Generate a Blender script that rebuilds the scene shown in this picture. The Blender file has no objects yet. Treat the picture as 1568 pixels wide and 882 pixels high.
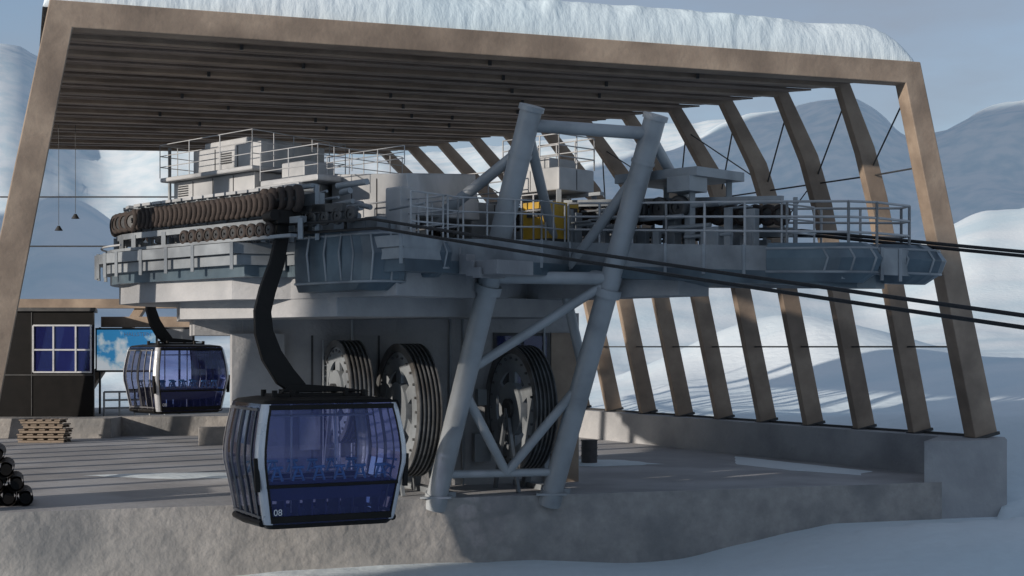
import bpy, math, random
from mathutils import Vector, Matrix, noise
random.seed(7)
V=Vector
scene=bpy.context.scene

# ------------------------------------------------------------------ helpers
class MB:
    def __init__(s): s.v=[]; s.f=[]; s.m=[]; s.s=[]
    def add(s,vs,fs,mi=0,sm=False):
        o=len(s.v); s.v+= [tuple(p) for p in vs]
        for f in fs:
            s.f.append(tuple(i+o for i in f)); s.m.append(mi); s.s.append(sm)
    def hexa(s,b,t,mi=0):
        s.add(list(b)+list(t),[(3,2,1,0),(4,5,6,7),(0,1,5,4),(1,2,6,5),(2,3,7,6),(3,0,4,7)],mi)
    def box(s,x0,x1,y0,y1,z0,z1,mi=0):
        s.hexa([V((x0,y0,z0)),V((x1,y0,z0)),V((x1,y1,z0)),V((x0,y1,z0))],[V((x0,y0,z1)),V((x1,y0,z1)),V((x1,y1,z1)),V((x0,y1,z1))],mi)
    def beam(s,p0,p1,w,h,mi=0,up=V((0,0,1))):
        p0=V(p0);p1=V(p1);d=(p1-p0).normalized(); sd=d.cross(up)
        if sd.length<1e-3: sd=V((1,0,0))
        sd.normalize(); u=sd.cross(d).normalized(); sd=sd*w/2; u=u*h/2
        s.hexa([p0-sd-u,p0+sd-u,p1+sd-u,p1-sd-u],[p0-sd+u,p0+sd+u,p1+sd+u,p1-sd+u],mi)
    def tube(s,p0,p1,r,n=10,mi=0,r1=None,cap=True):
        p0=V(p0);p1=V(p1); d=(p1-p0)
        if d.length<1e-6: return
        d.normalize(); a=d.orthogonal().normalized(); b=d.cross(a)
        r1=r if r1 is None else r1
        vs=[]
        for p,rr in((p0,r),(p1,r1)):
            for k in range(n):
                t=2*math.pi*k/n; vs.append(p+a*math.cos(t)*rr+b*math.sin(t)*rr)
        s.add(vs,[(k,(k+1)%n,n+(k+1)%n,n+k) for k in range(n)],mi,True)
        if cap:
            s.add(vs,[tuple(range(n-1,-1,-1)),tuple(range(n,2*n))],mi,False)
    def path(s,pts,r,n=8,mi=0):
        pts=[V(p) for p in pts]; N=len(pts); vs=[]
        d0=(pts[1]-pts[0]).normalized(); a=d0.orthogonal().normalized()
        for i,p in enumerate(pts):
            d=(pts[min(i+1,N-1)]-pts[max(i-1,0)]).normalized()
            a=(a-d*a.dot(d)).normalized(); b=d.cross(a)
            for k in range(n):
                t=2*math.pi*k/n; vs.append(p+a*math.cos(t)*r+b*math.sin(t)*r)
        s.add(vs,[(i*n+k,i*n+(k+1)%n,(i+1)*n+(k+1)%n,(i+1)*n+k) for i in range(N-1) for k in range(n)],mi,True)
        s.add(vs,[tuple(range(n-1,-1,-1)),tuple(range((N-1)*n,N*n))],mi,False)
    def prism(s,bot,top,mi=0,mtop=None):
        n=len(bot); s.add(list(bot)+list(top),[(k,(k+1)%n,n+(k+1)%n,n+k) for k in range(n)],mi)
        s.add(list(bot),[tuple(range(n-1,-1,-1))],mi); s.add(list(top),[tuple(range(n))],mi if mtop is None else mtop)
    def obj(s,name,mats,parent=None,bevel=0,seg=2):
        me=bpy.data.meshes.new(name); me.from_pydata(s.v,[],s.f)
        if not isinstance(mats,(list,tuple)): mats=[mats]
        for m in mats: me.materials.append(m)
        me.polygons.foreach_set('material_index',s.m); me.polygons.foreach_set('use_smooth',s.s)
        me.validate(); me.update()
        o=bpy.data.objects.new(name,me); scene.collection.objects.link(o)
        if parent: o.parent=parent
        if bevel:
            b=o.modifiers.new('bevel','BEVEL'); b.width=bevel; b.segments=seg; b.limit_method='ANGLE'; b.angle_limit=math.radians(50)
        return o
def empty(name,loc=(0,0,0)):
    e=bpy.data.objects.new(name,None); e.location=loc; scene.collection.objects.link(e); return e
def ss(a,b,x):
    t=max(0,min(1,(x-a)/(b-a))); return t*t*(3-2*t)
def lerp(a,b,t): return a+(b-a)*t

# ------------------------------------------------------------------ materials
def mat(name,c1,c2=None,rough=.6,metal=0,scale=3,bump=0,bscale=40,stretch=None,detail=6,spec=.4,dirt=None,coord='Object'):
    m=bpy.data.materials.new(name); m.use_nodes=True; nt=m.node_tree; N=nt.nodes; L=nt.links
    b=N['Principled BSDF']; b.inputs['Roughness'].default_value=rough; b.inputs['Metallic'].default_value=metal
    b.inputs['Specular IOR Level'].default_value=spec
    b.inputs['Base Color'].default_value=(*c1,1)
    tc=N.new('ShaderNodeTexCoord'); mp=N.new('ShaderNodeMapping'); L.new(tc.outputs[coord],mp.inputs[0])
    if stretch: mp.inputs['Scale'].default_value=stretch
    if c2:
        n=N.new('ShaderNodeTexNoise'); n.inputs['Scale'].default_value=scale; n.inputs['Detail'].default_value=detail; n.inputs['Roughness'].default_value=.65
        L.new(mp.outputs[0],n.inputs['Vector'])
        r=N.new('ShaderNodeValToRGB'); r.color_ramp.elements[0].position=.32; r.color_ramp.elements[1].position=.68
        r.color_ramp.elements[0].color=(*c1,1); r.color_ramp.elements[1].color=(*c2,1)
        L.new(n.outputs['Fac'],r.inputs[0]); out=r.outputs[0]
        if dirt:
            n2=N.new('ShaderNodeTexNoise'); n2.inputs['Scale'].default_value=dirt[1]; n2.inputs['Detail'].default_value=8
            L.new(tc.outputs[coord],n2.inputs['Vector'])
            r2=N.new('ShaderNodeValToRGB'); r2.color_ramp.elements[0].position=.45; r2.color_ramp.elements[1].position=.65
            L.new(n2.outputs['Fac'],r2.inputs[0])
            mx=N.new('ShaderNodeMix'); mx.data_type='RGBA'; mx.inputs['B'].default_value=(*dirt[0],1)
            L.new(r2.outputs[0],mx.inputs['Factor']); L.new(out,mx.inputs['A']); out=mx.outputs['Result']
        L.new(out,b.inputs['Base Color'])
        rr=N.new('ShaderNodeMapRange'); rr.inputs['To Min'].default_value=max(0,rough-.12); rr.inputs['To Max'].default_value=min(1,rough+.12)
        L.new(n.outputs['Fac'],rr.inputs[0]); L.new(rr.outputs[0],b.inputs['Roughness'])
    if bump:
        nb=N.new('ShaderNodeTexNoise'); nb.inputs['Scale'].default_value=bscale; nb.inputs['Detail'].default_value=5
        L.new(mp.outputs[0],nb.inputs['Vector'])
        bp=N.new('ShaderNodeBump'); bp.inputs['Strength'].default_value=bump; bp.inputs['Distance'].default_value=.05
        L.new(nb.outputs['Fac'],bp.inputs['Height']); L.new(bp.outputs[0],b.inputs['Normal'])
    return m
M_wood=mat('glulam_timber',(.28,.215,.165),(.38,.3,.23),.7,scale=1.3,bump=.25,bscale=6,dirt=((.2,.155,.12),.5))
M_board=mat('soffit_boards',(.2,.16,.135),(.28,.225,.19),.75,scale=2.5,bump=.2,bscale=8,dirt=((.15,.12,.1),.35))
M_conc=mat('concrete',(.33,.335,.345),(.42,.42,.425),.85,scale=.7,bump=.5,bscale=7,dirt=((.25,.255,.265),.3))
M_rconc=mat('rough_concrete',(.27,.26,.25),(.4,.38,.36),.9,scale=1.6,bump=1.0,bscale=3.5,dirt=((.21,.21,.21),.5))
M_floor=mat('platform_floor',(.29,.29,.3),(.38,.375,.375),.75,scale=.5,bump=.25,bscale=6,dirt=((.44,.445,.46),.25))
M_steel=mat('painted_steel_grey',(.25,.275,.295),(.33,.355,.375),.5,.25,scale=1.2,bump=.05,dirt=((.17,.185,.2),.7))
M_hull=mat('station_hull_steel',(.09,.13,.16),(.14,.185,.215),.35,.35,scale=.9,dirt=((.07,.09,.11),.6))
M_lite=mat('light_grey_panel',(.38,.39,.4),(.47,.475,.48),.5,.05,scale=1,dirt=((.29,.3,.31),.6))
M_dark=mat('dark_steel',(.05,.052,.055),(.09,.09,.09),.5,.5,scale=3)
M_wheel=mat('weathered_wheel_steel',(.12,.125,.13),(.2,.205,.21),.5,.3,scale=3,dirt=((.09,.085,.08),1.2))
M_rubber=mat('rubber_tyre',(.025,.019,.017),(.06,.045,.038),.8,scale=4,bump=.3)
M_rope=mat('steel_rope',(.018,.018,.02),(.04,.04,.04),.6,.4,scale=20)
M_black=mat('black_cladding',(.005,.005,.005),(.009,.008,.008),.5,scale=2,spec=.15)
M_blackp=mat('hanger_black_paint',(.009,.0085,.008),(.016,.014,.013),.45,0,scale=3,spec=.2)
M_silver=mat('brushed_silver',(.6,.61,.63),(.7,.71,.73),.3,.4,scale=2)
M_mull=mat('mullion_grey',(.14,.14,.15),(.2,.2,.21),.4,.4,scale=2)
M_white=mat('white_paint',(.75,.75,.75),None,.4)
M_blue=mat('light_blue_frame',(.22,.55,.8),(.28,.6,.85),.4)
M_seat=mat('seat_fabric',(.04,.045,.11),(.055,.06,.14),.8,scale=10)
M_yellow=mat('yellow_paint',(.5,.3,.03),(.6,.38,.05),.45,scale=2,dirt=((.3,.19,.04),2))
M_pipe=mat('truss_tube_paint',(.33,.355,.375),(.42,.44,.455),.45,.15,scale=.8,bump=.05,dirt=((.26,.28,.295),.8))
M_log=mat('dark_pipe',(.05,.048,.05),(.09,.08,.08),.7,scale=5)
M_plank=mat('weathered_planks',(.2,.16,.12),(.3,.24,.19),.8,scale=4,bump=.3)
def glass(name,tint,body,bodyf,gl=.12):
    m=bpy.data.materials.new(name); m.use_nodes=True; nt=m.node_tree; N=nt.nodes; L=nt.links
    for n in list(N): N.remove(n)
    o=N.new('ShaderNodeOutputMaterial'); t=N.new('ShaderNodeBsdfTransparent'); t.inputs[0].default_value=(*tint,1)
    p=N.new('ShaderNodeBsdfDiffuse'); p.inputs[0].default_value=(*body,1)
    g=N.new('ShaderNodeBsdfGlossy'); g.inputs['Roughness'].default_value=.04; g.inputs[0].default_value=(.8,.85,1,1)
    m1=N.new('ShaderNodeMixShader'); m1.inputs[0].default_value=bodyf; L.new(t.outputs[0],m1.inputs[1]); L.new(p.outputs[0],m1.inputs[2])
    fr=N.new('ShaderNodeFresnel'); fr.inputs[0].default_value=1.45
    ad=N.new('ShaderNodeMath'); ad.operation='ADD'; ad.inputs[1].default_value=gl; L.new(fr.outputs[0],ad.inputs[0])
    m2=N.new('ShaderNodeMixShader'); L.new(ad.outputs[0],m2.inputs[0]); L.new(m1.outputs[0],m2.inputs[1]); L.new(g.outputs[0],m2.inputs[2]); L.new(m2.outputs[0],o.inputs[0])
    return m
M_glass=glass('blue_tinted_glass',(.66,.71,.95),(.05,.065,.34),.2,.02)
M_glassd=glass('dark_tinted_glass',(.5,.52,.6),(.01,.01,.02),.15,.03)
def snow(name,streak=False):
    m=bpy.data.materials.new(name); m.use_nodes=True; nt=m.node_tree; N=nt.nodes; L=nt.links; b=N['Principled BSDF']
    b.inputs['Roughness'].default_value=.7; b.inputs['Specular IOR Level'].default_value=.2
    tc=N.new('ShaderNodeTexCoord')
    n=N.new('ShaderNodeTexNoise'); n.inputs['Scale'].default_value=.05; n.inputs['Detail'].default_value=10; L.new(tc.outputs['Object'],n.inputs['Vector'])
    r=N.new('ShaderNodeValToRGB'); r.color_ramp.elements[0].color=(.6,.72,.78,1); r.color_ramp.elements[1].color=(.76,.82,.85,1); r.color_ramp.elements[0].position=.35; r.color_ramp.elements[1].position=.6
    L.new(n.outputs['Fac'],r.inputs[0]); L.new(r.outputs[0],b.inputs['Base Color'])
    mp=N.new('ShaderNodeMapping'); L.new(tc.outputs['Object'],mp.inputs[0])
    if streak: mp.inputs['Scale'].default_value=(1.6,1.6,.6)
    n2=N.new('ShaderNodeTexNoise'); n2.inputs['Scale'].default_value=1.2; n2.inputs['Detail'].default_value=8; L.new(mp.outputs[0],n2.inputs['Vector'])
    bp=N.new('ShaderNodeBump'); bp.inputs['Strength'].default_value=.45 if streak else .4; bp.inputs['Distance'].default_value=.25; L.new(n2.outputs['Fac'],bp.inputs['Height']); L.new(bp.outputs[0],b.inputs['Normal'])
    return m
M_snow=snow('snow'); M_rsnow=snow('roof_snow',True)

UX,UY=.78,.626            # horizontal travel direction of the light
ELEV=14
# ------------------------------------------------------------------ terrain
def fbm(x,y,s,o=5,seed=0.):
    return noise.fractal(V((x/s,y/s,seed)),1.0,2.1,o)
def ridged(x,y,s,seed=0.):
    return noise.ridged_multi_fractal(V((x/s,y/s,seed)),1.0,2.1,5,1.0,2.0)
def tab(pts,p):
    for (a,b),(c,d) in zip(pts,pts[1:]):
        if p<=c: return lerp(b,d,ss(a,c,p))
    return pts[-1][1]
EF=[(-180,1),(-120,1.5),(-50,2),(-32,5),(-19,11.0),(-15,9.5),(-5,7.5),(5,8.2),(10,8.8),(13,9.2),(15.2,7.9),(19,8.8),(30,9.2),(70,7),(120,2),(180,1)]
EM=[(-180,0),(-60,1),(-34,1.5),(-20,4.2),(-17,6.0),(-12,3.2),(-4,5),(3,6.0),(8,4.2),(13,3.0),(18,5.2),(25,6),(60,3),(120,0),(180,0)]
def H(x,y):
    r=math.hypot(x,y); p=math.degrees(math.atan2(x,y))
    g=-6.35+1.15*ss(3,13,x)*ss(30,44,y)
    dw=x-(15.7-.546*(y-50))
    if y>44: g+=ss(0,10,dw)*2.0*ss(46,52,y)
    g+=2.2*ss(14,34,x)*ss(38,60,y)
    g+=1.8*ss(-19,-30,x)
    g+=5.0*math.exp(-(((x-22)/10)**2+((y-125)/18)**2))
    g+=fbm(x,y,14,4,3)*.45*ss(12,60,r)+fbm(x,y,3,3,9)*.05
    foot=(y>43.0+.32*x-2) and dw<-.1 and x>-34 and y<90
    if foot: g=min(g,-5.6)
    m=math.exp(-((math.log(max(r,1)/430))/.42)**2)*430*math.tan(math.radians(tab(EM,p)))
    f=ss(900,1900,r)*1900*math.tan(math.radians(tab(EF,p)))
    amp=ss(110,700,r)
    n=fbm(x,y,300,5,1.3)*26*amp*min(1,(m+f)/60) + (ridged(x,y,520,2.2)-1.2)*18*ss(350,1300,r)*min(1,f/120)
    h=g+m+f+n
    t=UX*x+UY*y; q=-UY*x+UX*y
    h+=33*math.exp(-((t+58)/13)**2)*ss(36.5,32.5,q)*ss(-60,-20,q)  # unseen hill behind left, added to cast shade over the foreground snow
    h+=800*math.exp(-(((t+700)/260)**2))*ss(1380,1080,q)*ss(150,360,q)  # tall unseen peak far left, added to keep sun off the right-hand mountains
    return h
def build_ground():
    az=[]
    a=-180.
    while a<180:
        az.append(a); 
        a+= .18 if -22<=a<22 else (.6 if -40<a<40 else 2.)
    rs=[]; r=4.
    while r<4500:
        rs.append(r); r*=1.021
    vs=[];n=len(az)
    for r in rs:
        for a in az:
            x=r*math.sin(math.radians(a)); y=r*math.cos(math.radians(a)); vs.append((x,y,H(x,y)))
    fs=[]
    for i in range(len(rs)-1):
        for k in range(n):
            k2=(k+1)%n; fs.append((i*n+k,i*n+k2,(i+1)*n+k2,(i+1)*n+k))
    vs.append((0,0,-6.3)); c=len(vs)-1
    for k in range(n): fs.append((k,c,(k+1)%n))
    me=bpy.data.meshes.new('ground'); me.from_pydata(vs,[],fs); me.materials.append(M_snow)
    me.polygons.foreach_set('use_smooth',[True]*len(fs)); me.update()
    o=bpy.data.objects.new('snow_ground',me); scene.collection.objects.link(o)
build_ground()

# ------------------------------------------------------------------ building
NF=12
def TR(i): return V((13.06-1.665*i,48.8+2.525*i,9.0+.12*i))
def KR(i): return V((13.95-1.39*i,49.3+2.525*i,6.3))
def BR(i): return V((15.9-1.38*i,50.1+2.525*i,-3.07))
def TL(i): return V((-12.2-.84*i,40+2.525*i,8.95+.05*i))
def BL(i): return V((-14.7-.9*i,39.4+2.525*i,-4.4))
Nd=V((-.32,.947,0)).normalized()
bld=empty('gondola_station_building')
def frame(mb,pts,hw,th,nrm):
    N=len(pts); L=[]
    for i,p in enumerate(pts):
        dirs=[]
        if i>0: dirs.append((pts[i]-pts[i-1]).normalized())
        if i<N-1: dirs.append((pts[i+1]-pts[i]).normalized())
        sides=[d.cross(nrm).normalized() for d in dirs]
        sd=sum(sides,V()).normalized(); sc=1/max(.4,sd.dot(sides[0]))
        L.append(sd*sc*hw[i])
    vs=[]
    for p,o in zip(pts,L):
        for q in (p+o-nrm*th/2,p-o-nrm*th/2,p-o+nrm*th/2,p+o+nrm*th/2): vs.append(q)
    fs=[(3,2,1,0),tuple((N-1)*4+k for k in range(4))]
    for i in range(N-1):
        for k in range(4): fs.append((i*4+k,i*4+(k+1)%4,(i+1)*4+(k+1)%4,(i+1)*4+k))
    mb.add(vs,fs)
mb=MB()
frame(mb,[BL(0),TL(0),TR(0),lerp(TR(0),BR(0),.3),BR(0)],[.45,.36,.36,.38,.45],.62,Nd)
mb.obj('front_portal_frame',M_wood,bld,.03)
mb=MB()
for i in range(1,NF+1):
    frame(mb,[BL(i),TL(i)+V((0,0,.08)),TR(i)+V((0,0,.08)),lerp(TR(i),KR(i),.8),lerp(KR(i),BR(i),.12),BR(i)],[.34,.22,.22,.32,.34,.37],.36,Nd)
mb.obj('portal_frames',M_wood,bld,.02)
mb=MB()
for i in range(NF):
    for k in range(4):
        t0=i+.1+k*.205; t1=t0+.195
        zz=-.06+.025*(k%2)+random.uniform(-.01,.01)
        a=TL(t0)+V((-.1,0,zz)); b=TR(t0)+V((.1,0,zz)); a2=TL(t1)+V((-.1,0,zz+.03)); b2=TR(t1)+V((.1,0,zz+.03))
        up=V((0,0,.06))
        mb.hexa([a,b,b2,a2],[a+up,b+up,b2+up,a2+up])
mb.obj('soffit_boards',M_board,bld)
mb=MB()
c=[TL(.12),TR(.12),TR(NF),TL(NF)]
mb.hexa([p+V((0,0,.24)) for p in c],[p+V((0,0,.34)) for p in c])
mb.obj('roof_deck',M_board,bld)
mb=MB()
for i in range(0,8):
    for u in (.2+.1*(i%2),.5+.07*(i%3),.78-.06*(i%2)):
        p=lerp(TL(i+.9),TR(i+.9),u); mb.tube(p+V((0,0,-.18)),p+V((0,0,.1)),.06,8)
mb.obj('roof_connectors',M_dark,bld)
# roof snow
vs=[];fs=[]; NU,NVv=300,90
def roofp(u,v):
    i=-.02+v*(NF+.1); a=TL(i)+V((-.5,0,.3)); b=TR(i)+V((.25,0,.3)); return lerp(a,b,u)
for j in range(NVv+1):
    v=(j/NVv)**2.0
    for k in range(NU+1):
        u=k/NU
        p=roofp(u,v)
        eu=min(1-u,u)*27; ev=min(v*30,(1-v)*30)
        e1=max(0,min(1,ev/.6)); e2=max(0,min(1,eu/1.6))
        e=math.sqrt(max(0,1-(1-e1)**2))*math.sqrt(max(0,1-(1-e2)**2))
        th=1.32*e*(1+.12*fbm(p.x,p.y,9,3,5))
        th+=.7*ss(1,9,ev)*ss(0,3,eu)
        dn=noise.noise(V((p.x*.35,0,2)))*.4+noise.noise(V((p.x*1.3,p.z,7)))*.2+abs(noise.noise(V((p.x*3.0,0,9))))*.1
        p=p+Nd*(dn*ss(3,.5,ev)*ss(-.05,.5,ev)*e) + V((0,0,th))
        if e<=0: p.z-=.06
        vs.append(p)
for j in range(NVv):
    for k in range(NU):
        a=j*(NU+1)+k; fs.append((a,a+1,a+NU+2,a+NU+1))
mb=MB(); mb.add(vs,fs,0,True); mb.obj('roof_snow',M_rsnow,bld)
mb=MB()
for i in range(0,NF):
    def onb(i,z):
        a,b=(KR(i) if i>0 else lerp(TR(0),BR(0),.22)),BR(i)
        if z>a.z: 
            c=TR(i); return lerp(a,c,(z-a.z)/(c.z-a.z))
        return lerp(a,b,(a.z-z)/(a.z-b.z))
    mb.tube(onb(i,0),onb(i+1,0),.03,6); mb.tube(onb(i,6.0),onb(i+1,6.0),.03,6)
    mb.tube(onb(i,8.6),onb(i+1,6.2),.03,6)
    if i>=2: mb.tube(onb(i,6.2),onb(i+1,8.6 if i%2 else 4.4),.025,6)
    mb.beam(BR(i)+V((0,0,.05)),BR(i+1)+V((0,0,.05)),.12,.08)
for z in (7.9,5.3): mb.tube((-27,78,z),(-12,78,z),.04,6)
mb.obj('bracing_rods',M_dark,bld)
mb=MB()
for i in range(NF+1): 
    d=(BR(i)-KR(i)).normalized(); mb.beam(BR(i)-d*.02,BR(i)-d*.12,.8 if i else .98,.5 if i else .75,up=Nd)
mb.obj('column_base_shoes',M_dark,bld)
mb=MB()
mb.beam((-28,78,2.27),(-14.5,78,2.27),.4,.5); mb.beam((-23.2,78.3,-3.4),(-14.2,78.3,10.3),.45,.6,up=V((0,1,0)))
mb.beam((-21.5,77.5,1.3),(-15.8,77.5,1.3),.3,.55)
mb.obj('back_gable_beams',M_wood,bld,.02)
fe=lambda x:43.6+.32*x
def wl(y,o=0): return 15.9-.546*(y-50.1)+o
mb=MB()
poly=[]
xs=[-40,-30,-22,-16,-10,-4,2,8,13.9]
for x in xs: poly.append((x,fe(x)))
poly+=[(wl(50,-.5),49.6),(wl(84,-.5),84),(-40,84)]
mb.prism([V((x,y,-9)) for x,y in poly],[V((x,y,-4.4)) for x,y in poly],1,0)
mb.obj('floor_slab',[M_floor,M_rconc],bld,.06)
mb=MB()
A=[(13.35,47.95),(16.35,48.85),(16.75,50.3),(wl(84,.65),84),(wl(84,-.6),84),(14.6,50.6)]
mb.prism([V((x,y,-8)) for x,y in A],[V((x,y,-3.07)) for x,y in A])
mb.obj('concrete_curb_wall',M_conc,bld,.04)
mb=MB()
P=[(-40,70.5),(-19.3,71.2),(-19.3,73),(-14,73.6),(-14,76.8),(-6,78),(-6,83.9),(-39.9,83.9)]
mb.prism([V((x,y,-4.6)) for x,y in P],[V((x,y,-3.45)) for x,y in P])
mb.prism([V((x,y,-4.6)) for x,y in ((-14,66),(-5.5,69),(-5.5,69.6),(-14,66.6))],[V((x,y,-3.6)) for x,y in ((-14,66),(-5.5,69),(-5.5,69.6),(-14,66.6))])
mb.obj('raised_boarding_platform',M_rconc,bld,.04)
def drift(name,pts,z=-4.392,h=.05):
    m=MB(); n=len(pts); c=V((sum(p[0] for p in pts)/n,sum(p[1] for p in pts)/n,0))
    ring=[]
    for i in range(n):
        a=V((*pts[i],0)); b=V((*pts[(i+1)%n],0))
        for k in range(6):
            q=lerp(a,b,k/6); q=q+(q-c).normalized()*(noise.noise(q*1.3)*.35); ring.append(q)
    N=len(ring)
    vs=[q+V((0,0,z)) for q in ring]+[lerp(q,c,.35)+V((0,0,z+h)) for q in ring]+[c+V((0,0,z+h*1.1))]
    m.add(vs,[(i,(i+1)%N,N+(i+1)%N,N+i) for i in range(N)]+[(N+i,N+(i+1)%N,2*N) for i in range(N)],0,True)
    m.obj(name,M_snow)
drift('snow_drift',[(8.9,59.5),(8.4,55.2),(9.9,52.6),(11.9,50.6),(12.6,52.3)])
drift('snow_drift',[(1.2,55.5),(3.0,54.2),(5.6,55.4),(4.4,57.4),(2.0,57.6)])
drift('snow_drift',[(-14.6,50.5),(-12,49.2),(-9.3,49.4),(-9.2,51.5),(-12.5,51.3)])

# ------------------------------------------------------------------ station machinery (a: along the lift line, p: across it)
R2=.70711
def S(a,p,z):
    s=lerp(.87,1.0,ss(27.3,32.0,p))
    return V((R2*(a+p),R2*(p-a),z))*s
st=empty('ski_lift_terminal')
def sbox(m,a0,a1,p0,p1,z0,z1,mi=0,dz0=0,dz1=0):
    m.hexa([S(a0,p0,z0),S(a0,p1,z0),S(a1,p1,z0+dz1),S(a1,p0,z0+dz1)],[S(a0,p0,z1),S(a0,p1,z1),S(a1,p1,z1+dz1),S(a1,p0,z1+dz1)],mi)
def drop(a): return -.062*max(0,a+30)
def outline(d,an=-31,endr=-19.5,inner=32.0):
    o=[]
    o+=[(an,26.9-d*.3),(-36.4,26.9-d*.3),(-36.9,25.9-d),(-39,25.9-d)]
    for k in range(0,19):
        t=-math.pi/2-math.pi*k/18; o.append((-43.5+(4.2+d)*math.cos(t),30.1+(4.2+d)*math.sin(t)))
    for a in (-38,-34,-30,-26,-22): o.append((a,34.3+d))
    o+= [(endr-.8,34.3+d),(endr,34.3+d-.8),(endr+.1,33.2),(endr,inner+.5),(endr-.8,inner),(-22,inner),(-26,inner),(-29.6,inner),(-29.4,30.6),(-31,29)]
    return o
mb=MB()
def slab(m,o,z0,z1,mi=0):
    m.prism([S(a,p,z0+drop(a)) for a,p in o][::-1],[S(a,p,z1+drop(a)) for a,p in o][::-1],mi)
slab(mb,outline(.55),2.45,2.75); slab(mb,outline(.42),2.75,2.78)
slab(mb,outline(.75),2.78,3.1) 
mb.obj('deck',M_steel,st,.02)
mb=MB()
slab(mb,outline(.3,endr=-20.2),2.1,2.45)
mb.obj('deck_underbeam',M_hull,st)
mb=MB()
o=outline(.76)
def walk(o,step):
    pts=[]
    for (a,p),(b,q) in zip(o,o[1:]):
        L=math.hypot(b-a,q-p); n=max(1,int(L/step))
        for k in range(n): pts.append((lerp(a,b,k/n),lerp(p,q,k/n),(b-a)/L,(q-p)/L))
    return pts
for i,(a,p,da,dp) in enumerate(walk(o,1.3)):
    z=drop(a); mb.beam(S(a,p,2.3+z),S(a,p,3.12+z),.08,.1)
mb.obj('deck_ribs',M_steel,st)
core=empty('concrete_core'); core.parent=st
mb=MB()
cap=[(-31.8,27.2),(-36.5,27.0),(-38,25.9)]+[(-43.3+4.3*math.cos(-math.pi/2-math.pi*k/6),30.1+4.3*math.sin(-math.pi/2-math.pi*k/6)) for k in range(7)]+[(-30,34.2),(-26,34.0),(-26,32.6),(-31.8,32.4)]
mb.prism([S(a,p,1.45) for a,p in cap][::-1],[S(a,p,2.2) for a,p in cap][::-1])
cap2=[(-34.5,27.2),(-42,26.6),(-46,29),(-46,32),(-42,34),(-31.5,34),(-31.5,31)]
mb.prism([S(a,p,.9) for a,p in cap2][::-1],[S(a,p,1.46) for a,p in cap2][::-1])
cp=[(-8.2,44.96),(2.2,48.4),(.6,53.4),(-9.2,49.9)]
mb.prism([V((x,y,-4.5)) for x,y in cp],[V((x,y,1.1)) for x,y in cp])
cp=[(-9.6,44.6),(-3.6,46.3),(-5,50),(-10.4,47.7)]
mb.prism([V((x,y,.35)) for x,y in cp],[V((x,y,1.0)) for x,y in cp])
cp=[(-8.45,44.5),(-6.9,45.0),(-7.1,45.6),(-8.6,45.1)]
mb.prism([V((x,y,-4.5)) for x,y in cp],[V((x,y,.4)) for x,y in cp])
mb.obj('core_walls',M_conc,core,.03)
mb=MB()
def oncore(x,o=0): return V((x,44.8+(x+8.7)*.3303,0))+V((.314,-.949,0))*o
def cpanel(m,x0,x1,z0,z1,o,mi):
    a=oncore(x0,-.05);b=oncore(x1,-.05);c=oncore(x1,o);d=oncore(x0,o)
    m.hexa([V((q.x,q.y,z0)) for q in (d,c,b,a)],[V((q.x,q.y,z1)) for q in (d,c,b,a)],mi)
cpanel(mb,1.25,2.15,-4.4,.45,.08,0); cpanel(mb,-.6,1.2,-1.4,.45,.06,1); cpanel(mb,-.5,.25,-1.3,.35,.1,2); cpanel(mb,.35,1.1,-1.3,.35,.1,2)
for x in (-6.2,-4.2): cpanel(mb,x,x+.06,-4.4,.4,.03,1)
mb.obj('core_door_and_window',[M_wood,M_dark,M_glass],core)
mb=MB()
for dx in (0,.5):
    p=oncore(-5.9+dx,.35); mb.tube((p.x,p.y,-4.4),(p.x,p.y,.2),.03,6)
for k in range(14):
    p=oncore(-5.9,.35);q=oncore(-5.4,.35); z=-4.1+k*.32; mb.tube((p.x,p.y,z),(q.x,q.y,z),.018,6)
for x in (-2.0,-1.6,-5.0,1.0):
    p=oncore(x,.12); mb.tube((p.x,p.y,-4.4),(p.x,p.y,1.0),.045,8)
for x,z,w,h in ((-1.3,-3.2,.5,.9),(-6.6,-2.6,.6,1.1),(-1.2,-1.6,.35,.5)):
    p=oncore(x,.25); mb.beam((p.x,p.y,z),(p.x+w,p.y+w*.33,z),.3,h)
mb.obj('ladder_conduits_and_boxes',M_steel,core)
def tyre(m,c,ax,r,w,mi=0,mh=1):
    ax=ax.normalized(); a=ax.orthogonal().normalized(); b=ax.cross(a); n=14
    prof=[(-.5,.62),(-.5,.86),(-.32,1),(.32,1),(.5,.86),(.5,.62)]
    vs=[];fs=[]
    for (h,rr) in prof:
        for k in range(n):
            t=2*math.pi*k/n; vs.append(c+ax*h*w+(a*math.cos(t)+b*math.sin(t))*rr*r)
    for j in range(len(prof)-1):
        for k in range(n): fs.append((j*n+k,j*n+(k+1)%n,(j+1)*n+(k+1)%n,(j+1)*n+k))
    m.add(vs,fs,mi,True)
    m.tube(c-ax*w*.3,c+ax*w*.3,r*.63,10,mh)
    m.tube(c-ax*w*.65,c+ax*w*.65,r*.15,6,mh)
mb=MB(); Pd=V((R2,R2,0)); Ad=V((R2,-R2,0))
a=-43.4
while a<-35.6:
    tyre(mb,S(a,25.75,4.2+random.uniform(-.02,.02)),Pd+Ad*.35,.3,.15); a+=.27
for k in range(30):
    t=-math.pi/2-math.pi*k/29
    c=S(-43.5+4.35*math.cos(t),30.1+4.35*math.sin(t),4.15)
    rad=V((math.cos(t)*R2+math.sin(t)*R2,math.sin(t)*R2-math.cos(t)*R2,0))
    tan=V((-rad.y,rad.x,0)); tyre(mb,c,rad+tan*.3,.3,.15)
a=-36.3
while a<-34.4: tyre(mb,S(a,25.9,4.3),Pd+Ad*.3,.35,.18); a+=.4
a=-43
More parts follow.
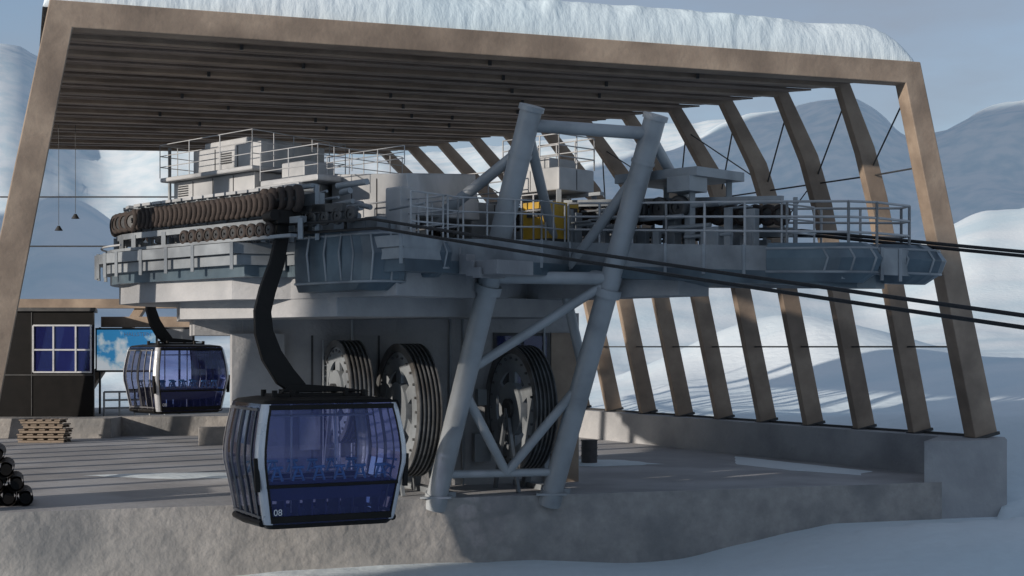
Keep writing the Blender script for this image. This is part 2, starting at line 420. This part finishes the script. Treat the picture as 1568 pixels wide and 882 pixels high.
while a<-23: tyre(mb,S(a,33.6,4.0+drop(a)),Pd,.3,.18); a+=.42
a=-40
while a<-35.3: tyre(mb,S(a,25.5,3.42),Pd,.2,.13); a+=.45
mb.obj('tyre_conveyor',[M_rubber,M_dark],st)
mb=MB()
arc=lambda rr:[(-34.4,30.1-rr)]+[(-38,30.1-rr)]+[(-43.5+rr*math.cos(-math.pi/2-math.pi*k/14),30.1+rr*math.sin(-math.pi/2-math.pi*k/14)) for k in range(15)]+[(-34,30.1+rr),(-30,30.1+rr)]
for rr,z,h in ((4.2,3.68,.16),(3.8,4.68,.1),(3.55,4.2,.5),(4.55,3.2,.08)):
    L=arc(rr)
    for (a,p),(b,q) in zip(L,L[1:]): mb.beam(S(a,p,z),S(b,q,z),.2,h)
for a,p,da,dp in walk(arc(3.7),1.1):
    mb.beam(S(a,p,3.1),S(a,p,4.7),.1,.16)
for a,p,da,dp in walk(arc(4.3),1.5):
    mb.beam(S(a,p,3.1),S(a,p,3.7),.12,.2)
mb.beam(S(-31,33.9,3.55),S(-23,33.9,3.55+drop(-23)),.18,.25); mb.beam(S(-31,33.3,4.4),S(-23,33.3,4.4+drop(-23)),.12,.2)
for a in range(-31,-22,1): mb.beam(S(a,33.9,3.0+drop(a)),S(a,33.9,4.5+drop(a)),.1,.14)
mb.obj('tyre_support_rails',M_steel,st)
mb=MB()
for a,p,da,dp in walk(arc(3.95),.6):
    if a>-35: continue
    z=4.72; mb.beam(S(a,p,z),S(a+da*.5,p+dp*.5,z),.22,.08)
mb.obj('cable_tray',M_lite,st)
mb=MB(); dk=MB()
def house(a0,a1,p0,p1,z0,z1,det=True):
    sbox(mb,a0,a1,p0,p1,z0,z1)
    if det:
        n=max(2,int((a1-a0)/1.1)); 
        for k in range(1,n):
            a=lerp(a0,a1,k/n); sbox(dk,a-.012,a+.012,p0-.012,p0+.02,z0+.05,z1-.05)
        k=random.randint(0,n-1); a=lerp(a0,a1,(k+.5)/n)
        for q in range(5): sbox(dk,a-.3,a+.3,p0-.02,p0+.02,lerp(z0,z1,.35)+q*.08,lerp(z0,z1,.35)+q*.08+.035)
        p=(p0+p1)/2; sbox(dk,a1-.02,a1+.012,p-.012,p+.012,z0+.05,z1-.05)
house(-45.2,-39.3,27.6,31.6,3.6,4.9); house(-44.6,-39.8,28,31.2,4.9,5.7); house(-45,-39.5,27.7,31.5,5.7,5.85,False)
house(-44.0,-40.0,28.4,31.0,5.85,6.75); house(-43.6,-41.0,28.6,30.8,6.75,7.0,False)
house(-39.2,-36.9,27.6,31,3.8,5.1); house(-39.2,-36.2,27.8,31.2,5.1,5.3,False); house(-38.6,-37.4,28.2,29.4,5.3,5.85,False)
mb.hexa([S(-36.8,28.8,3.9),S(-36.8,31.6,3.9),S(-33.0,31.6,3.9),S(-33.0,28.8,3.9)],[S(-36.8,28.8,5.4),S(-36.8,31.6,5.6),S(-33.2,31.6,5.35),S(-33.2,28.8,5.15)])
for a in (-35.8,-34.6): sbox(dk,a-.012,a+.012,28.785,28.82,3.95,5.1)
house(-33.6,-32.9,28.3,28.9,3.1,4.7,False)
house(-33.0,-30.6,32.6,34.2,4.75,5.45); house(-32.4,-31.2,32.8,34.0,5.45,5.8,False)
house(-35.5,-34,32.2,34.2,3.1,4.6)
mb.obj('machine_housings',M_lite,st,.04); dk.obj('housing_vents_and_seams',M_dark,st)
mb=MB()
for a,p in ((-33.0,32.6),(-30.6,32.6),(-33,34.2),(-30.6,34.2),(-27.9,32.7),(-27.9,34.4),(-25.6,32.7),(-25.6,34.4)):
    mb.beam(S(a,p,3.0+drop(a)),S(a,p,4.75),.16,.16)
sbox(mb,-28.2,-25.2,32.4,34.6,4.72,4.98); sbox(mb,-27.9,-25.6,32.6,32.75,3.8,3.95)
sbox(mb,-26.1,-25.3,32.2,33,4.3,4.72)
for k in range(46):
    a=random.uniform(-44,-33); p=random.uniform(26.8,28.6) if a>-39 else random.uniform(26.6,27.4)
    h=random.uniform(.2,.9); w=random.uniform(.1,.4); sbox(mb,a,a+w*1.5,p,p+w,3.1,3.1+h)
for k in range(40):
    a=random.uniform(-33,-24); p=random.uniform(32.3,34)
    h=random.uniform(.2,1.1); w=random.uniform(.08,.3); sbox(mb,a,a+w*1.6,p,p+w,3.05+drop(a),3.1+h+drop(a))
for k in range(20):
    a=random.uniform(-39,-33); p=random.uniform(26.5,28); z=random.uniform(3.5,4.8)
    mb.tube(S(a,p,z),S(a+random.uniform(.4,1.6),p,z+random.uniform(-.1,.1)),random.uniform(.03,.1),8)
for k in range(18):
    a=random.uniform(-33,-24); p=random.uniform(32.3,33.4); z=random.uniform(3.3,4.3)+drop(a)
    mb.tube(S(a,p,z),S(a+random.uniform(.4,1.8),p,z),random.uniform(.03,.1),8)
mb.obj('machine_frames_and_motors',M_steel,st,.01)
mb=MB()
for a in (-35,-34.4,-33.8,-33.2,-32.6): tyre(mb,S(a,26.2,3.72),Pd,.22,.12,0,0)
for a in (-34.6,-33.8): mb.beam(S(a-.5,26.2,4.0),S(a+.9,26.2,3.95),.12,.2)
for a in (-27.4,-26.6,-25.9): tyre(mb,S(a,32.5,3.9),Pd,.33,.22,0,0)
mb.obj('sheave_wheels',M_dark,st)
def hull(m,p0,p1,a0,a1,z0,z1,dz,mi=0):
    n=10; pc=(p0+p1)/2; hwid=(p1-p0)/2
    o=[(a0,p0)]+[(a1-1.2+1.2*math.sin(math.pi*k/n),pc-hwid*math.cos(math.pi*k/n)) for k in range(n+1)]+[(a0,p1)]
    ins=lambda a,p,s:(a-(.35*s if a>a0+.1 else 0),pc+(p-pc)*(1-.12*s))
    sec=[(z0,1.6),(z0+.25,.4),(z0+(z1-z0)*.6,0),(z1-.15,.5),(z1,1.3)]
    rings=[]
    for z,s in sec:
        rings.append([S(*ins(a,p,s),z+dz*((a-a0)/(a1-a0))) for a,p in o])
    N=len(o); vs=[q for r in rings for q in r]; fs=[]
    for j in range(len(sec)-1):
        for k in range(N): fs.append((j*N+k,j*N+(k+1)%N,(j+1)*N+(k+1)%N,(j+1)*N+k))
    fs.append(tuple(range(N-1,-1,-1))); fs.append(tuple((len(sec)-1)*N+k for k in range(N)))
    m.add(vs,fs,mi)
    return rings
mb=MB(); rib=MB()
for args in ((26.45,28.0,-35.6,-31.6,1.6,3.35,0),(28.2,28.9,-33.5,-31.0,2.0,3.15,0),(33.4,35.4,-23.5,-18.9,1.85,2.85,-.25),(31.8,32.9,-22.5,-19.4,1.7,2.7,-.1)):
    rg=hull(mb,*args)
    N=len(rg[0])
    for k in (1,3,5,8,N-1):
        if k<N: rib.path([rg[j][k] for j in range(1,4)],.03,6)
    rib.path(rg[3],.035,6); rib.path(rg[1],.035,6)
for a in (-34.9,-34.1,-33.4):
    rib.path([S(a,26.5,1.9),S(a,26.4,2.7),S(a,26.5,3.25)],.035,6)
mb.obj('arm_hulls',M_hull,st,.03); rib.obj('arm_hull_ribs',M_steel,st)
mb=MB()
for k in range(5): sbox(mb,-31.6+k*.28,-31.3+k*.28,28.9,29.9,2.2-k*.06,3.05-k*.2)
sbox(mb,-30.8,-29.6,29.0,30.9,2.05,2.45)
sbox(mb,-22.4,-19.7,32.9,33.4,1.9,2.1)
mb.obj('stairs_and_landing',M_conc,st,.01)
mb=MB()
def rail(m,pts,h=1.1,sp=1.2,r=.024,rails=(1,.66,.33)):
    for A,B in zip(pts,pts[1:]):
        L=(B-A).length; n=max(1,round(L/sp))
        for k in range(n+1):
            q=lerp(A,B,k/n); m.tube(q,q+V((0,0,h)),r*1.15,6)
        for f in rails: m.tube(A+V((0,0,h*f)),B+V((0,0,h*f)),r,6)
def srail(L,z,h=1.1,sp=1.1,r=.024): rail(mb,[S(a,p,z+drop(a)) for a,p in L],h,sp,r)
srail([(-31.2,27.2),(-31.2,29),(-29.5,30.7),(-29.7,31.9)],3.1)
srail([(-35,28.6),(-31.2,28.6)],3.1); srail([(-34,29.3),(-31.3,29.3)],3.1)
srail([(-29.7,32.05),(-26,32.05),(-22,32.05),(-20.2,32.1),(-19.7,32.6),(-19.6,34.0),(-20.3,34.8),(-24,34.8),(-28,34.8),(-33,34.9)],3.1,1.15,1.3,.032)
srail([(-22.2,33.6),(-22.2,32.1)],3.1)
srail([(-45,27.7),(-39.5,27.7),(-39.5,31.5),(-45,31.5),(-45,27.7)],5.85,1.0,1.6,.014)
srail([(-39.2,27.8),(-36.2,27.8),(-36.2,31.2)],5.3,.8,1.4,.014)
srail([(-36.9,28.7),(-33.2,28.7)],5.4,.5,1.0,.013)
srail([(-33.0,32.6),(-30.6,32.6),(-30.6,34.2),(-33,34.2)],5.45,1.0,.9,.02)
srail([(-38,34.9),(-43,34.9)],3.1)
srail([(-32,31.4),(-30,31.4)],3.1,1.4,.5); srail([(-37,31.8),(-32,31.8)],4.4,1.0,.8,.02)
for k in range(19):
    t=-math.pi/2-math.pi*k/19; t2=-math.pi/2-math.pi*(k+1)/19
    mb.tube(S(-43.5+4.8*math.cos(t),30.1+4.8*math.sin(t),3.35),S(-43.5+4.8*math.cos(t2),30.1+4.8*math.sin(t2),3.35),.03,6)
mb.obj('railings',M_lite,st)
mb=MB()
pr=[S(-46.5,29.5,4.6),V((-14.2,56,4.6)),V((-15.9,62,4.5)),V((-16.2,70,4.4)),V((-16.2,82,4.4))]
for a,b in zip(pr,pr[1:]): mb.beam(a,b,.25,.35)
for q in pr[3:]: mb.tube(q,(q.x,q.y,9.4),.08,8)
mb.obj('parking_rail',M_steel,st)

cab=empty('electrical_cabinet')
mb=MB()
sbox(mb,-31.1,-30.05,31.55,32.9,3.1,4.3,0); mb.obj('cabinet_body',M_yellow,cab,.03)
mb=MB()
sbox(mb,-30.05,-30.02,31.75,32.25,3.3,4.1,0); sbox(mb,-30.05,-30.02,32.3,32.8,3.75,4.15,0); sbox(mb,-30.05,-30.03,32.35,32.75,3.3,3.6,0)
sbox(mb,-30.9,-30.3,31.52,31.55,3.85,4.1,0); sbox(mb,-31.12,-30.0,31.52,32.92,3.1,3.2,0)
mb.obj('cabinet_panels',M_dark,cab)

# ------------------------------------------------------------------ ropes
def rope(name,p,dp,a0,z0,slope,dz,r=.035,back=6):
    m=MB(); pts=[S(a0-back,p+dp,z0+dz+.1)]
    for k in range(31):
        a=a0+k*1.6; sag=.0016*(a-a0)**2
        pts.append(S(a,p+dp,z0+dz-slope*(a-a0)+sag*.3))
    m.path(pts,r,8); m.obj(name,M_rope)
rope('haul_rope',26.0,0,-31.5,3.5,.165,.02,.037)
rope('haul_rope',26.0,.3,-31.5,3.5,.165,-.22,.037)
rope('haul_rope',34.2,0,-23,3.3,.14,-.12,.045)
rope('haul_rope',34.2,.35,-23,3.3,.14,-.22,.045)

# ------------------------------------------------------------------ truss tower
tr=empty('tubular_steel_truss_tower')
mb=MB()
fL=V((-2.2,43.0,-4.4)); fR=V((1.17,43.95,-4.4)); tL=V((.52,40.3,6.45)); tR=V((3.98,41.2,6.35))
onL=lambda z:lerp(fL,tL,(z+4.4)/10.85); onR=lambda z:lerp(fR,tR,(z+4.4)/10.75)
for f,t in((fL,tL),(fR,tR)):
    mb.tube(f,t,.31,20); d=(t-f).normalized()
    mb.tube(t-d*.02,t+d*.12,.36,20); mb.tube(t-d*1.3,t-d*1.2,.34,20)
    mb.tube(lerp(f,t,.555)-d*.12,lerp(f,t,.555)+d*.12,.4,20)
    mb.tube(f-d*.3,f+d*.12,.35,20)
    for g in (.2,.4,.75): mb.tube(lerp(f,t,g)-d*.015,lerp(f,t,g)+d*.015,.317,20)
T=lambda a,b,r=.15:mb.tube(a,b,r,14)
T(onL(6.05),onR(5.95),.18); T(onL(1.95),onR(1.95),.18); T(onL(-3.7),onR(-3.7),.12)
bL=V((1.4,44.6,2.6)); bR=V((6.0,43.9,2.85)); 
T(onL(6.0),bL,.15); T(onR(5.9),bR,.15); T(bL,V((2.2,44.2,-1.0)),.15); T(onR(-.6),V((2.2,44.2,-1.0)),.12)
T(onL(5.4),V((-2.9,42.5,3.1)),.16); T(onR(5.0),V((1.75,43.6,2.4)),.16)
T(onR(1.9),onL(-.7),.14); mid=lerp(onL(-3.7),onR(-3.7),.55)
T(onL(-1.2),mid,.14); T(onR(-1.0),mid,.14); T(bL,onR(1.95),.13); T(bL,onL(1.95),.13)
for f in (fL,fR): mb.box(f.x-.45,f.x+.45,f.y-.35,f.y+.35,-4.39,-4.33)
mb.obj('tubes',M_pipe,tr)

# ------------------------------------------------------------------ bullwheels
def bullwheel(c,r,n=V((-.91,-.41,0)),th=.66):
    e=empty('bullwheel',c); n=n.normalized(); m=MB(); a=V((0,0,1)); b=n.cross(a)
    def ringq(r0,r1,o0,o1,mi,N=48):
        vs=[]
        for k in range(N):
            t=2*math.pi*k/N; d=a*math.cos(t)+b*math.sin(t)
            for rr,oo in ((r0,o0),(r1,o0),(r1,o1),(r0,o1)): vs.append(d*rr+n*oo)
        m.add(vs,[(k*4+j,k*4+(j+1)%4,((k+1)%N)*4+(j+1)%4,((k+1)%N)*4+j) for k in range(N) for j in range(4)],mi,False)
    for k in range(6):
        o=th/2-k*th/5; ringq(r*.88,r,o-.02,o+.02,0)
        if k<5: ringq(r*.87,r*.95,o-.02-th/5+.04,o-.02,1)
    ringq(r*.6,r*.88,th/2-.12,th/2-.04,2); ringq(r*.12,r*.42,th/2-.2,th/2+.02,2); ringq(r*.0+.05,r*.16,-th/2-.3,th/2+.15,1,20)
    for k in range(6):
        t=2*math.pi*k/6; d=a*math.cos(t)+b*math.sin(t)
        m.beam(d*r*.38+n*(th/2-.1),d*r*.64+n*(th/2-.1),.42,.09,2,up=n)
    for k in range(24):
        t=2*math.pi*k/24; d=a*math.cos(t)+b*math.sin(t); m.tube(d*r*.8+n*(th/2-.04),d*r*.8+n*(th/2+.02),.04,6,0)
    m.obj('wheel',[M_wheel,M_dark,M_steel],e)
    s=MB(); zf=-4.4-c[2]
    for sgn in (-.55,.55):
        s.beam(V((0,0,0))-n*(th/2+.25),V((0,0,zf))-n*(th/2+.25)+b*sgn*1.6,.2,.25)
        s.beam(V((0,0,0))+n*(th/2+.12),V((0,0,zf))+n*(th/2+.12)+b*sgn*1.6,.1,.12)
    s.beam(V((0,0,zf+.08))+b*r*.9-n*.7,V((0,0,zf+.08))-b*r*.9-n*.7,.3,.16)
    s.obj('stand',M_steel,e)
bullwheel((-3.15,44.5,-1.9),2.0); bullwheel((.25,45.5,-1.9),1.95); bullwheel((-5.0,44.6,-1.35),1.55)

# ------------------------------------------------------------------ cabins
def cabin(C,theta,zb,sc=1.18,grip=(-.7,6.5)):
    e=empty('gondola_cabin',(C[0],C[1],zb)); e.rotation_euler=(0,0,math.radians(theta)); e.scale=(sc,sc,sc)
    HX,HY=1.68,1.36
    zx=[(0,.34),(.1,.24),(.2,.21),(.55,.15),(.9,.09),(1.3,.01),(1.5,0),(1.75,.015),(2.1,.07),(2.45,.14),(2.6,.19),(2.67,.28)]
    def inset(z):
        for (a,b),(c,d) in zip(zx,zx[1:]):
            if z<=c: return lerp(b,d,(z-a)/(c-a))
        return zx[-1][1]
    def ring(z,extra=0):
        i=inset(z); hx=HX-i+extra; hy=HY-i*.75+extra; r=.16; o=[]
        for (cx,cy,t0) in ((hx-r,-hy+r,-90),(hx-r,hy-r,0),(-hx+r,hy-r,90),(-hx+r,-hy+r,180)):
            for k in range(5):
                t=math.radians(t0+90*k/4); o.append(V((cx+r*math.cos(t),cy+r*math.sin(t),z)))
        return o
    zs=[z for z,_ in zx]; rings=[ring(z) for z in zs]; N=20
    m=MB()
    for j in range(len(zs)-1):
        for k in range(N):
            corner = (k%5)!=4
            zz=(zs[j]+zs[j+1])/2
            if zz<.15: mi=3
            elif zz>2.6: mi=3
            elif corner: mi=2
            else: mi=0 if k in(19,9) else 1
            m.add([rings[j][k],rings[j][(k+1)%N],rings[j+1][(k+1)%N],rings[j+1][k]],[(0,1,2,3)],mi,False)
    m.add(rings[0],[tuple(range(N-1,-1,-1))],3)
    top=[q.lerp(V((0,0,2.67)),.25)+V((0,0,.05)) for q in rings[-1]]
    m.add(list(rings[-1])+top,[(k,(k+1)%N,N+(k+1)%N,N+k) for k in range(N)],3); m.add(top,[tuple(range(N))],3)
    m.obj('shell',[M_glass,M_glassd,M_silver,M_blackp],e)
    m=MB()
    def prof(x,face,z0,z1,off=.01):
        pts=[]
        for k in range(9):
            z=lerp(z0,z1,k/8); i=inset(z)
            if face=='y-': pts.append(V((x*(HX-i)/HX,-(HY-i*.75)-off,z)))
            elif face=='y+': pts.append(V((x*(HX-i)/HX,(HY-i*.75)+off,z)))
            elif face=='x-': pts.append(V((-(HX-i)-off,x*(HY-i*.75)/HY,z)))
            else: pts.append(V(((HX-i)+off,x*(HY-i*.75)/HY,z)))
        return pts
    for f in ('x-','x+'):
        for x in (-.98,-.5,-.045,.045,.5,.98):
            P=prof(x,f,.2,2.52)
            for a,b in zip(P,P[1:]): m.beam(a,b,.03,.045)
        for z in (.25,2.48):
            i=inset(z); s=-1 if f=='x-' else 1
            m.beam((s*(HX-i+.01),-1.0,z),(s*(HX-i+.01),1.0,z),.05,.05)
    m.obj('door_mullions',M_mull,e)
    m=MB()
    for f,s in (('y-',-1),('y+',1)):
        for z,h in ((.9,.07),(.2,.14),(2.53,.1)):
            i=inset(z); m.beam((-(HX-i-.14),s*(HY-i*.75+.008),z),((HX-i-.14),s*(HY-i*.75+.008),z),.05,h)
        for x in (-1.5,1.5):
            P=prof(x,f,.2,2.55)
            for a,b in zip(P,P[1:]): m.beam(a,b,.05,.03)
    for s in (-1,1):
        m.beam((s*(HX-.05),-1.25,.8),(s*(HX-.02),-1.25,1.5),.1,.1)
    m.path([V((x,y,.12)) for x,y in ((-1.45,-1.0),(-1.53,0),(-1.45,1.0))],.08,8); m.path([V((x,y,.12)) for x,y in ((1.45,-1.0),(1.53,0),(1.45,1.0))],.08,8)
    m.box(-1.0,1.0,-.4,.4,2.71,2.78)
    for x in (-1.0,-.6,.6,1.0):
        for y in (-.4,.4): m.tube((x,y,2.68),(x,y,2.86),.06,10)
    m.obj('frame_trim',M_blackp,e,.01)
    m=MB()
    m.box(-1.25,1.25,-1.0,1.0,.14,.2,0)
    for s in (-1,1):
        m.box(-1.25,1.25,s*.55-.22,s*.55+.22,.55,.63,0); m.box(-1.25,1.25,s*.8-.04,s*.8+.04,.6,.98,0)
        for k in range(9): m.box(-1.2+k*.3,-1.16+k*.3,s*.55-.2,s*.55+.2,.2,.55,0)
    for k in range(6):
        x=-1.25+k*.46
        for y in (-.98,.82):
            m.tube((x,y,.98),(x+.09,y,1.24),.028,6,1); m.tube((x+.24,y,.98),(x+.15,y,1.24),.028,6,1); m.tube((x+.05,y,1.08),(x+.19,y,1.08),.02,6,1); m.tube((x+.0,y,1.26),(x+.24,y,1.26),.035,6,1)
    for y in (-.7,.7):
        m.tube((-1.3,y,1.0),(1.3,y,1.0),.02,6,2); m.tube((-1.3,y*.3,2.3),(1.3,y*.3,2.3),.02,6,2)
    for x in (-.5,.5): m.tube((x,0,.2),(x,0,2.6),.025,8,2)
    m.obj('seats',[M_seat,M_blue,M_silver],e)
    gx,gz=grip
    cl=[(gx,gz,.12),(gx-.02,gz-.35,.14),(gx-.13,gz-.9,.16),(gx-.34,gz-1.5,.175),(gx-.45,gz-1.95,.18),(gx-.42,gz-2.4,.2),(gx-.25,gz-2.9,.23),(gx+.05,gz-3.35,.24),(gx+.4,gz-3.65,.17)]
    m=MB(); vs=[]
    for i,(x,z,w) in enumerate(cl):
        x0,z0,_=cl[max(i-1,0)]; x1,z1,_=cl[min(i+1,len(cl)-1)]
        d=V((x1-x0,0,z1-z0)).normalized(); sd=V((d.z,0,-d.x))
        c=V((x,0,z))
        for q in (c+sd*w+V((0,-.09,0)),c-sd*w+V((0,-.09,0)),c-sd*w+V((0,.09,0)),c+sd*w+V((0,.09,0))): vs.append(q)
    n=len(cl); fs=[(3,2,1,0),tuple(4*(n-1)+k for k in range(4))]
    for i in range(n-1):
        for k in range(4): fs.append((i*4+k,i*4+(k+1)%4,(i+1)*4+(k+1)%4,(i+1)*4+k))
    m.add(vs,fs)
    m.add([V(p) for p in ((-.75,-.1,2.8),(1.3,-.1,2.8),(1.3,.1,2.8),(-.75,.1,2.8),(-.55,-.1,3.0),(.55,-.1,2.92),(.55,.1,2.92),(-.55,.1,3.0))],[(3,2,1,0),(4,5,6,7),(0,1,5,4),(1,2,6,5),(2,3,7,6),(3,0,4,7)])
    m.box(gx-.2,gx+.25,-.3,.3,gz-.08,gz+.22); m.tube((gx-.25,-.3,gz+.1),(gx-.25,.3,gz+.1),.12,12); m.tube((gx+.25,-.3,gz+.15),(gx+.25,.3,gz+.15),.1,12)
    m.obj('hanger_arm',M_blackp,e,.02)
    cu=bpy.data.curves.new('cabin_number','FONT'); cu.body='08'; cu.size=.19; cu.extrude=.002
    t=bpy.data.objects.new('cabin_number',cu); scene.collection.objects.link(t); t.parent=e
    t.location=(-1.3,-(HY-.2*.75)-.07,.3); t.rotation_euler=(math.radians(93),0,0); cu.materials.append(M_white)
    return e
cabin((-5.1,38.0),26.5,-4.47)
cabin((-15.9,70.0,),42,-3.1)

# ------------------------------------------------------------------ kiosk
k=empty('lift_operator_kiosk')
mb=MB()
kp=[(-31,73),(-20.6,73),(-21.7,76.9),(-32,76.9)]
mb.prism([V((x,y,-3.45)) for x,y in kp],[V((x,y,1.75)) for x,y in kp]); mb.obj('walls',M_black,k,.02)
mb=MB()
kp=[(-31.2,72.8),(-20.5,72.8),(-21.6,77.1),(-32.2,77.1)]
mb.prism([V((x,y,1.755)) for x,y in kp],[V((x,y,1.93)) for x,y in kp])
for x in (-29,-27.2,-25.4,-23.7,-20.62): mb.box(x-.02,x+.02,72.96,73.0,-3.4,1.7)
mb.box(-31,-20.6,72.95,73,-1.42,-1.36)
mb.obj('trim',M_dark,k)
mb=MB(); mb.box(-23.6,-20.7,72.93,72.98,-1.25,1.05); mb.obj('window_glass',M_glass,k)
mb=MB()
for x in (-23.6,-22.6,-21.5,-20.75): mb.box(x-.04,x+.04,72.86,72.94,-1.25,1.05)
for z in (-1.25,-.15,1.05): mb.box(-23.6,-20.7,72.87,72.93,z-.04,z+.04)
mb.obj('window_frame',M_silver,k)
mb=MB(); mb.box(-22.6,-21.5,72.984,72.995,-1.2,1.0); mb.obj('window_white_panel',M_white,k)  # plain white panel behind the middle panes
def mapmat():
    m=bpy.data.materials.new('ski_map_print'); m.use_nodes=True; N=m.node_tree.nodes; L=m.node_tree.links; b=N['Principled BSDF']
    tc=N.new('ShaderNodeTexCoord'); n=N.new('ShaderNodeTexNoise'); n.inputs['Scale'].default_value=1.6; n.inputs['Detail'].default_value=8
    L.new(tc.outputs['Object'],n.inputs['Vector'])
    sx=N.new('ShaderNodeSeparateXYZ'); L.new(tc.outputs['Object'],sx.inputs[0])
    mr=N.new('ShaderNodeMapRange'); mr.inputs['From Min'].default_value=-1.2; mr.inputs['From Max'].default_value=.9; mr.inputs['To Min'].default_value=-.14; mr.inputs['To Max'].default_value=.3
    L.new(sx.outputs['Z'],mr.inputs[0]); ad=N.new('ShaderNodeMath'); L.new(n.outputs['Fac'],ad.inputs[0]); L.new(mr.outputs[0],ad.inputs[1])
    r=N.new('ShaderNodeValToRGB'); e=r.color_ramp.elements; e[0].position=.44; e[0].color=(.75,.82,.88,1); e[1].position=.64; e[1].color=(.05,.3,.62,1)
    x=e.new(.54); x.color=(.4,.6,.75,1)
    L.new(ad.outputs[0],r.inputs[0]); L.new(r.outputs[0],b.inputs['Base Color'])
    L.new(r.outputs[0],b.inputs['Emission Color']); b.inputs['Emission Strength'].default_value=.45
    return m
sg=empty('ski_map_board')
mb=MB(); mb.box(-21.3,-18.3,75.9,75.95,-1.2,.87); mb.obj('map_panel',mapmat(),sg)
mb=MB(); mb.box(-21.4,-18.2,75.96,76.05,-1.3,.97)
for x in (-21.2,-18.4): mb.tube((x,76.1,-3.45),(x,76.1,1),.06,8)
mb.obj('board_frame',M_dark,sg)
cu=bpy.data.curves.new('map_title','FONT'); cu.body='HALLSTEIN'; cu.size=.28; t=bpy.data.objects.new('map_title',cu); scene.collection.objects.link(t); t.parent=sg
t.location=(-19.9,75.88,.55); t.rotation_euler=(math.pi/2,0,0); cu.materials.append(M_white)
sg=empty('display_screen')
mb=MB(); mb.box(-18.0,-16.3,75.9,76.0,-.1,1.0); mb.tube((-17.1,76.05,-3.45),(-17.1,76.05,1),.06,8); mb.obj('housing',M_dark,sg)
mb=MB(); mb.box(-17.9,-16.4,75.86,75.89,0.0,.9); mb.obj('screen',M_lite,sg)
e=empty('platform_railing'); mb=MB()
rail(mb,[V((-20.3,73.6,-3.45)),V((-17.6,75,-3.45))],1.2,.7,.05); mb.obj('rails',M_steel,e)
for x,y,z in ((-19.0,62,4.95),(-18.3,62,5.45)):
    e=empty('hanging_lamp',(x,y,z)); mb=MB(); mb.tube((0,0,.15),(0,0,9.3-z),.012,6); mb.tube((0,0,-.08),(0,0,.12),.17,12,0,.05); mb.obj('shade_and_cord',M_dark,e)
e=empty('pallet_stack',(-21.6,68.4,-4.4)); mb=MB()
for kz in range(5):
    z=kz*.22; w=1.05-(.15 if kz>2 else 0); o=random.uniform(-.08,.08)
    for y in (-.5,0,.5): mb.box(-w+o,w+o,y-.06,y+.06,z,z+.1)
    for x in [-.9,-.45,0,.45,.9]: mb.box(x*w-.14+o,x*w+.14+o,-.6,.6,z+.12,z+.18)
mb.obj('pallets',M_plank,e,.01)
e=empty('pipe_pile',(-14.0,41.5,-4.4)); mb=MB()
for row,n in ((0,4),(1,3),(2,2),(3,1)):
    for j in range(n):
        x=(j-n/2+.5)*.46-row*.02-.1; z=.22+row*.4
        a=V((x,-.9+random.uniform(-.15,.15),z)); b=V((x-.6,1.0,z)); mb.tube(a,b,.22,14,0,cap=False); mb.tube(a+V((0,.04,0)),b,.16,12,1)
mb.obj('pipes',[M_log,M_black],e)
e=empty('steel_barrel',(2.9,55.5,-4.4)); mb=MB(); mb.tube((0,0,0),(0,0,.9),.3,16)
for z in (0,.3,.6,.88): mb.tube((0,0,z),(0,0,z+.03),.32,16)
mb.obj('drum',M_log,e)

# ------------------------------------------------------------------ world, sun, camera
w=bpy.data.worlds.new('World'); scene.world=w; w.use_nodes=True; N=w.node_tree.nodes; L=w.node_tree.links
bg=N['Background']; sk=N.new('ShaderNodeTexSky'); sk.sky_type='NISHITA'; sk.sun_disc=False
sk.sun_elevation=math.radians(ELEV); sk.sun_rotation=math.atan2(-UX,-UY); sk.altitude=1500; sk.air_density=1.0; sk.dust_density=2.0; sk.ozone_density=1.5
tc=N.new('ShaderNodeTexCoord'); mp=N.new('ShaderNodeMapping'); mp.inputs['Scale'].default_value=(1,1,3.5); L.new(tc.outputs['Generated'],mp.inputs[0])
cn=N.new('ShaderNodeTexNoise'); cn.inputs['Scale'].default_value=2.2; cn.inputs['Detail'].default_value=7; cn.inputs['Roughness'].default_value=.55; L.new(mp.outputs[0],cn.inputs['Vector'])
mr=N.new('ShaderNodeMapRange'); mr.inputs['From Min'].default_value=.35; mr.inputs['From Max'].default_value=.65; mr.inputs['To Min'].default_value=.35; mr.inputs['To Max'].default_value=.85; L.new(cn.outputs['Fac'],mr.inputs[0])
mx=N.new('ShaderNodeMix'); mx.data_type='RGBA'; mx.inputs['B'].default_value=(1.95,2.2,2.65,1)
L.new(mr.outputs[0],mx.inputs['Factor']); L.new(sk.outputs[0],mx.inputs['A'])
L.new(mx.outputs['Result'],bg.inputs[0]); bg.inputs[1].default_value=.15
sun=bpy.data.lights.new('sun','SUN'); sun.energy=4.0; sun.angle=math.radians(.8); sun.color=(1,.9,.79)
so=bpy.data.objects.new('sun',sun); scene.collection.objects.link(so)
ce=math.cos(math.radians(ELEV)); d=V((UX*ce,UY*ce,-math.sin(math.radians(ELEV))))
so.rotation_euler=d.to_track_quat('-Z','Y').to_euler()
cam=bpy.data.cameras.new('camera'); co=bpy.data.objects.new('camera',cam); scene.collection.objects.link(co); scene.camera=co
co.location=(0,0,0); co.rotation_euler=(math.pi/2,0,0); cam.sensor_width=36; cam.lens=52; cam.shift_y=90/1568; cam.clip_end=9000; cam.clip_start=.1
scene.view_settings.view_transform='Standard'; scene.view_settings.look='None'; scene.view_settings.exposure=0
